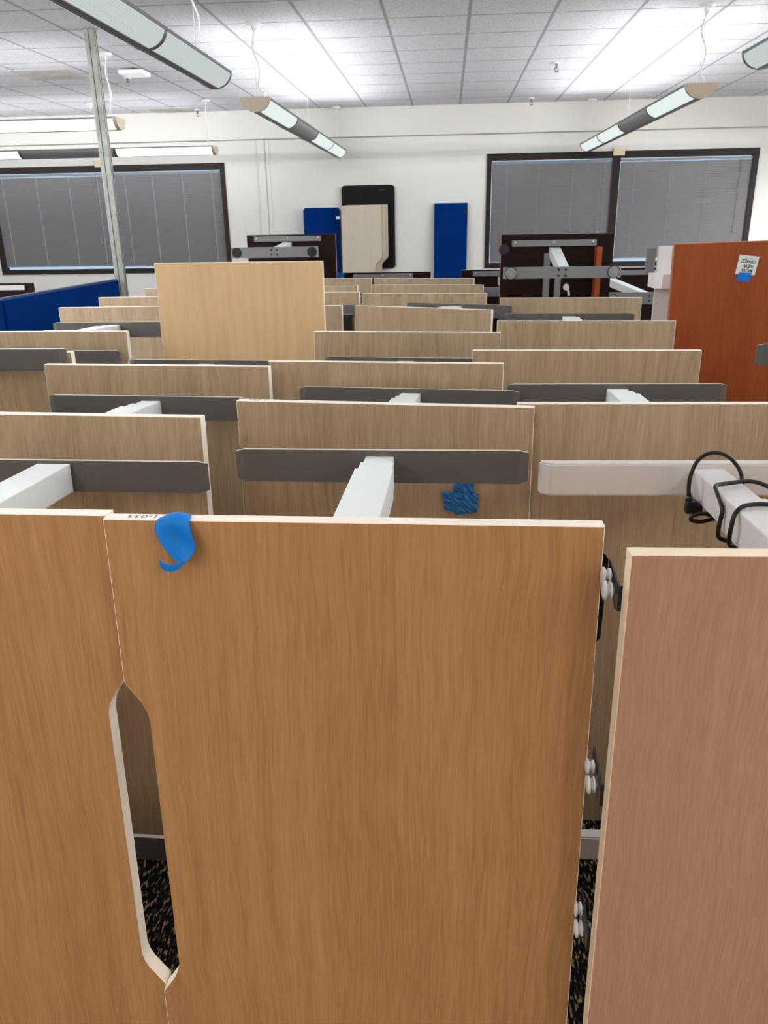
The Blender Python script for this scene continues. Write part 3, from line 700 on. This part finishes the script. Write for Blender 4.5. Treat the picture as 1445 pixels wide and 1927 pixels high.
# ------------------------------------------------------------------ dark desks at the back, undersides towards the viewer
def dark_desk(x, y, W, top, label, foot=None, rail=True, colx=(.46, .5), knob=False, strip=False, lower=False, ang=0, rail_mat='grey_metal', edge='cherry_edge', rail_z=.035, glide='glide', rail_x=None):
    """x: left edge, y: underside plane; legs come towards the viewer. foot=(x0, x1, ztop, height, dist)"""
    root = empty('dark_desk', (x, y, 0), label, 'desk', 'dark desks stood on end at the back', rot=(0, 0, R(ang)))
    bm = bmesh.new(); f0, f1 = prism(bm, [(0, 0), (W, 0), (W, top), (0, top)], 'y', 0, .03, 0, 1)
    obj('desktop', bm, ['underside', edge], root)
    if rail:
        r0, r1 = rail_x or (.07, W-.11)
        bm = bmesh.new(); box(bm, r0, r1, -.03, 0, top-rail_z-.04, top-rail_z, bev=.003); ra = obj('mounting_rail', bm, rail_mat, root)
        for q in (.02, .5, .98):
            bm = bmesh.new(); cyl(bm, (r0+(r1-r0)*q*.96+.01, -.0305, top-rail_z-.012), 'y', .006, .006, -.003, 10); obj('screw', bm, 'chrome', ra)
    if foot:
        fx0, fx1, fz, fh, dist = foot
        c0, c1 = colx[0]*W, colx[1]*W
        for zt in (top-rail_z-.045,):
            bm = bmesh.new()
            zf = fz-.012 if zt > .5 else .10
            # a slanting column between rail and foot
            A = [(c0-.035, 0, zt-.06), (c0+.035, 0, zt-.06), (c0+.035, 0, zt), (c0-.035, 0, zt)]
            B = [(c1-.03, -dist+.04, zf-.055), (c1+.03, -dist+.04, zf-.055), (c1+.03, -dist+.04, zf), (c1-.03, -dist+.04, zf)]
            va = [bm.verts.new(p) for p in A]; vb = [bm.verts.new(p) for p in B]
            bm.faces.new(va); bm.faces.new(vb)
            for i in range(4): bm.faces.new((va[i], va[(i+1) % 4], vb[(i+1) % 4], vb[i]))
            lg = obj('leg', bm, 'silver', root)
            z1 = fz if zt > .5 else .01+fh
            bm = bmesh.new(); e = .018
            prism(bm, [(fx0, -dist+.04), (fx0, -dist+.012), (fx0+e, -dist), (fx1-e, -dist), (fx1, -dist+.012), (fx1, -dist+.04)], 'z', z1-fh, z1)
            ft = obj('foot', bm, 'grey_metal', lg)
            if zt > .5:
                for gx in (fx0+.045, fx1-.045):
                    bm = bmesh.new(); cyl(bm, (gx, -dist-.0005, z1-fh/2), 'y', .0385, .0385, -.001, 24); obj('glide_seat', bm, 'black', ft)
                    bm = bmesh.new(); cyl(bm, (gx, -dist, z1-fh/2), 'y', .034, .032, -.012, 24); cyl(bm, (gx, -dist-.012, z1-fh/2), 'y', .02, .018, -.006, 20)
                    obj('glide', bm, glide, ft)
                bm = bmesh.new()
                for q in (-.022, .022):
                    for w in (-.018, .018): cyl(bm, ((fx0+fx1)/2+q, -dist, z1-fh/2+w), 'y', .008, .008, -.003, 10)
                obj('bolt', bm, 'black', ft)
    if knob:
        bm = bmesh.new(); cyl(bm, (.02, -.001, top-.09), 'y', .038, .032, -.03, 20); obj('controller', bm, 'black', root)
    if strip:
        bm = bmesh.new(); box(bm, W-.115, W-.082, -.10, 0, 0, top-.08); obj('side_strip', bm, 'cherry', root)
    if lower:
        bm = bmesh.new(); box(bm, .285, .325, -.03, 0, .25, top-.12); box(bm, .36, .40, -.03, 0, .25, top-.12); obj('frame_rail', bm, 'grey_metal', root)
        bm = bmesh.new(); cyl(bm, (.44, -.001, 1.205), 'y', .022, .02, -.02, 14); tube(bm, [(.44, -.015, 1.21), (.455, -.02, 1.18), (.46, -.02, 1.15)], .008, 8, 4); obj('cable_clip', bm, 'roller', root)
    return root
dark_desk(.355, 5.62, .728, 1.542, 'tall dark desk on end with round grey glides, in front of right-hand window', foot=(-.012, .695, 1.362, .066, .50), colx=(.482, .50), knob=True, strip=True, lower=True, ang=0)
dark_desk(-1.676, 6.95, .748, 1.545, 'tall dark desk on end with black glides, left of leaning pale boards', foot=(.0, .68, 1.465, .078, .55), colx=(.46, .45), rail_x=(.067, .63), rail_z=.012, glide='black')
dark_desk(-.917, 7.20, .775, 1.222, 'low dark desk on end behind the last row of oak desks, under pale boards', rail_x=(.10, .62), rail_z=.012, edge='edge')
dark_desk(.121, 7.20, .76, 1.23, 'low dark desk on end left of the tall dark desk with round glides', rail_x=(.10, .70), rail_z=.012, edge='edge', foot=(.06, .72, 1.12, .07, .50), glide='black')
dark_desk(1.02, 7.20, .80, 1.235, 'low dark desk on end between the tall dark desk and the grey panel', rail_x=(.10, .76), rail_z=.02, edge='edge', foot=(.25, .95, 1.075, .09, .55), colx=(.40, .72))
dark_desk(-4.55, 7.20, .82, 1.165, 'dark desk on end at far left behind the long blue partition, white rail', rail_x=(.06, .75), rail_z=.018, rail_mat='white', edge='frame')
bm = bmesh.new(); box(bm, 0, .80, 0, .03, 0, 1.108, bev=.003); tag(obj('pale_board', bm, 'beige', None, (-4.78, 7.0, 0)), 'pale board standing behind the blue partition at the left edge', 'board')

# ------------------------------------------------------------------ blue partitions, leaning boards
root = empty('blue_partition', (-2.83, 5.02, 0), 'long blue fabric partition standing left of the rows, by the steel post', 'partition', rot=(0, 0, R(88.2)))
bm = bmesh.new(); box(bm, .003, 1.86, -.025, .025, .02, 1.205, bev=.004); obj('fabric_panel', bm, 'blue_fabric', root)
bm = bmesh.new(); box(bm, 0, 1.863, -.02, .02, 1.205, 1.22); box(bm, 0, 1.863, -.03, .03, 0, .02); obj('trim_cap', bm, 'blue_edge', root)
root = empty('blue_partition', (-2.89, 3.30, 0), 'nearer blue fabric partition at the left edge, joined end to end by a seam', 'partition', rot=(0, 0, R(88.2)))
bm = bmesh.new(); box(bm, 0, 1.70, -.025, .025, .02, 1.205, bev=.004); obj('fabric_panel', bm, 'blue_fabric', root)
bm = bmesh.new(); box(bm, 0, 1.70, -.02, .02, 1.205, 1.22); box(bm, 0, 1.70, -.03, .03, 0, .02); obj('trim_cap', bm, 'blue_edge', root)

def leaning(name, x0, x1, yb, ztop, label, cat, mat, th=.03, lean=2.0, group=None, bev=.003, clip=False):
    root = empty(name, (x0, yb, 0), label, cat, group, rot=(R(-lean), 0, 0))
    H = ztop/math.cos(R(lean)); bm = bmesh.new(); box(bm, 0, x1-x0, 0, th, 0, H, bev=bev); obj('panel', bm, mat, root)
    if clip:
        bm = bmesh.new(); box(bm, x1-x0-.045, x1-x0+.004, -.006, .0, H-.13, H-.09, bev=.002); obj('hinge_clip', bm, clip, root)
    return root
g2 = 'blue panels leaning on the back wall'
leaning('blue_panel', -1.995, -1.515, 11.70, 1.822, 'blue fabric panel leaning hindmost in the pair left of the black panel', 'panel', 'blue_fabric', group=g2)
leaning('blue_panel', -2.005, -1.500, 11.66, 1.795, 'blue fabric panel leaning foremost in the pair left of the black panel', 'panel', 'blue_fabric', group=g2, clip='silver')
leaning('blue_panel', -.187, .270, 11.73, 1.850, 'single blue fabric panel leaning on the wall left of the right-hand window', 'panel', 'blue_fabric', group=g2, clip='black')
# pale desktops with a cut-out low on the right
g3 = 'pale desktops leaning on the back wall'
for (x0, x1, yb, zt, lb) in ((-1.455, -.905, 11.52, 1.838, 'pale desktop with cut corner, foremost of the three leaning on the wall'),
                             (-1.43, -.862, 11.575, 1.840, 'pale desktop with cut corner, middle of the three leaning on the wall'),
                             (-1.40, -.825, 11.63, 1.846, 'pale desktop with cut corner, hindmost of the three leaning on the wall')):
    root = empty('pale_desktop', (x0, yb, 0), lb, 'desktop', g3, rot=(R(-1.5), 0, 0))
    W = x1-x0; bm = bmesh.new()
    pts = [(0, 0), (W-.09, 0), (W-.09, 1.06), (W-.08, 1.085), (W-.015, 1.145), (W, 1.17), (W, zt), (0, zt)]
    f0, f1 = prism(bm, pts, 'y', 0, .03, 0, 1); r = bmesh.ops.bevel(bm, geom=list(f0.edges), offset=.003, segments=2, affect='EDGES')
    obj('panel', bm, ['beige', 'edge'], root)
# black board with rounded corners mounted on the wall
bm = bmesh.new(); w, h, r0 = .735, 1.10, .05; pts = []
for (cx, cz, a0) in ((w-r0, r0, -90), (w-r0, h-r0, 0), (r0, h-r0, 90), (r0, r0, 180)):
    for k in range(7): a = R(a0+15*k); pts.append((cx+r0*math.cos(a), cz+r0*math.sin(a)))
f0, f1 = prism(bm, pts, 'y', 0, .05); bmesh.ops.bevel(bm, geom=list(f0.edges), offset=.008, segments=3, affect='EDGES')
root = empty('black_panel', (-1.470, 11.797, 1.0), 'black round-cornered panel on the back wall behind pale desktops', 'panel')
obj('panel', bm, 'black_board', root)
bm = bmesh.new(); box(bm, .52, .60, -.003, .002, 1.03, 1.045); obj('badge', bm, 'black', root)
bm = bmesh.new(); patch2 = box(bm, 0, .055, 0, .002, 0, .045); tag(obj('tape_scrap', bm, 'tape', None, (-.950, 7.197, 1.177)), 'small blue tape scrap between tall dark desk and pale boards', 'tape')

# ------------------------------------------------------------------ daylight, camera, view
w = bpy.data.worlds.new('sky'); S.world = w; w.use_nodes = True
bg = w.node_tree.nodes['Background']; bg.inputs['Color'].default_value = (.62, .82, 1, 1); bg.inputs['Strength'].default_value = 0.28

cd = bpy.data.cameras.new('camera'); co = bpy.data.objects.new('camera', cd); COL.objects.link(co); S.camera = co
p, a, r = R(20.115), R(4.634), R(-.992)
fwd = Vector((-math.sin(a)*math.cos(p), math.cos(a)*math.cos(p), -math.sin(p)))
right = Vector((math.cos(a), math.sin(a), 0)); up = right.cross(fwd)
rt = math.cos(r)*right+math.sin(r)*up; u2 = rt.cross(fwd)
co.matrix_world = Matrix(((rt.x, u2.x, -fwd.x, 0), (rt.y, u2.y, -fwd.y, 0), (rt.z, u2.z, -fwd.z, 1.647), (0, 0, 0, 1)))
cd.sensor_fit = 'HORIZONTAL'; cd.sensor_width = 36.0; cd.lens = 36.0*1500/1445
cd.clip_start = .02; cd.clip_end = 100
cd.dof.use_dof = True; cd.dof.focus_distance = 1.5; cd.dof.aperture_fstop = 20.0
S.view_settings.view_transform = 'Standard'; S.view_settings.look = 'None'; S.view_settings.exposure = 1.60; S.view_settings.gamma = 1.0
S.view_settings.use_curve_mapping = False
S.cycles.use_denoising = True
S.cycles.max_bounces = 10; S.cycles.diffuse_bounces = 6
S.cycles.sample_clamp_indirect = 4.0
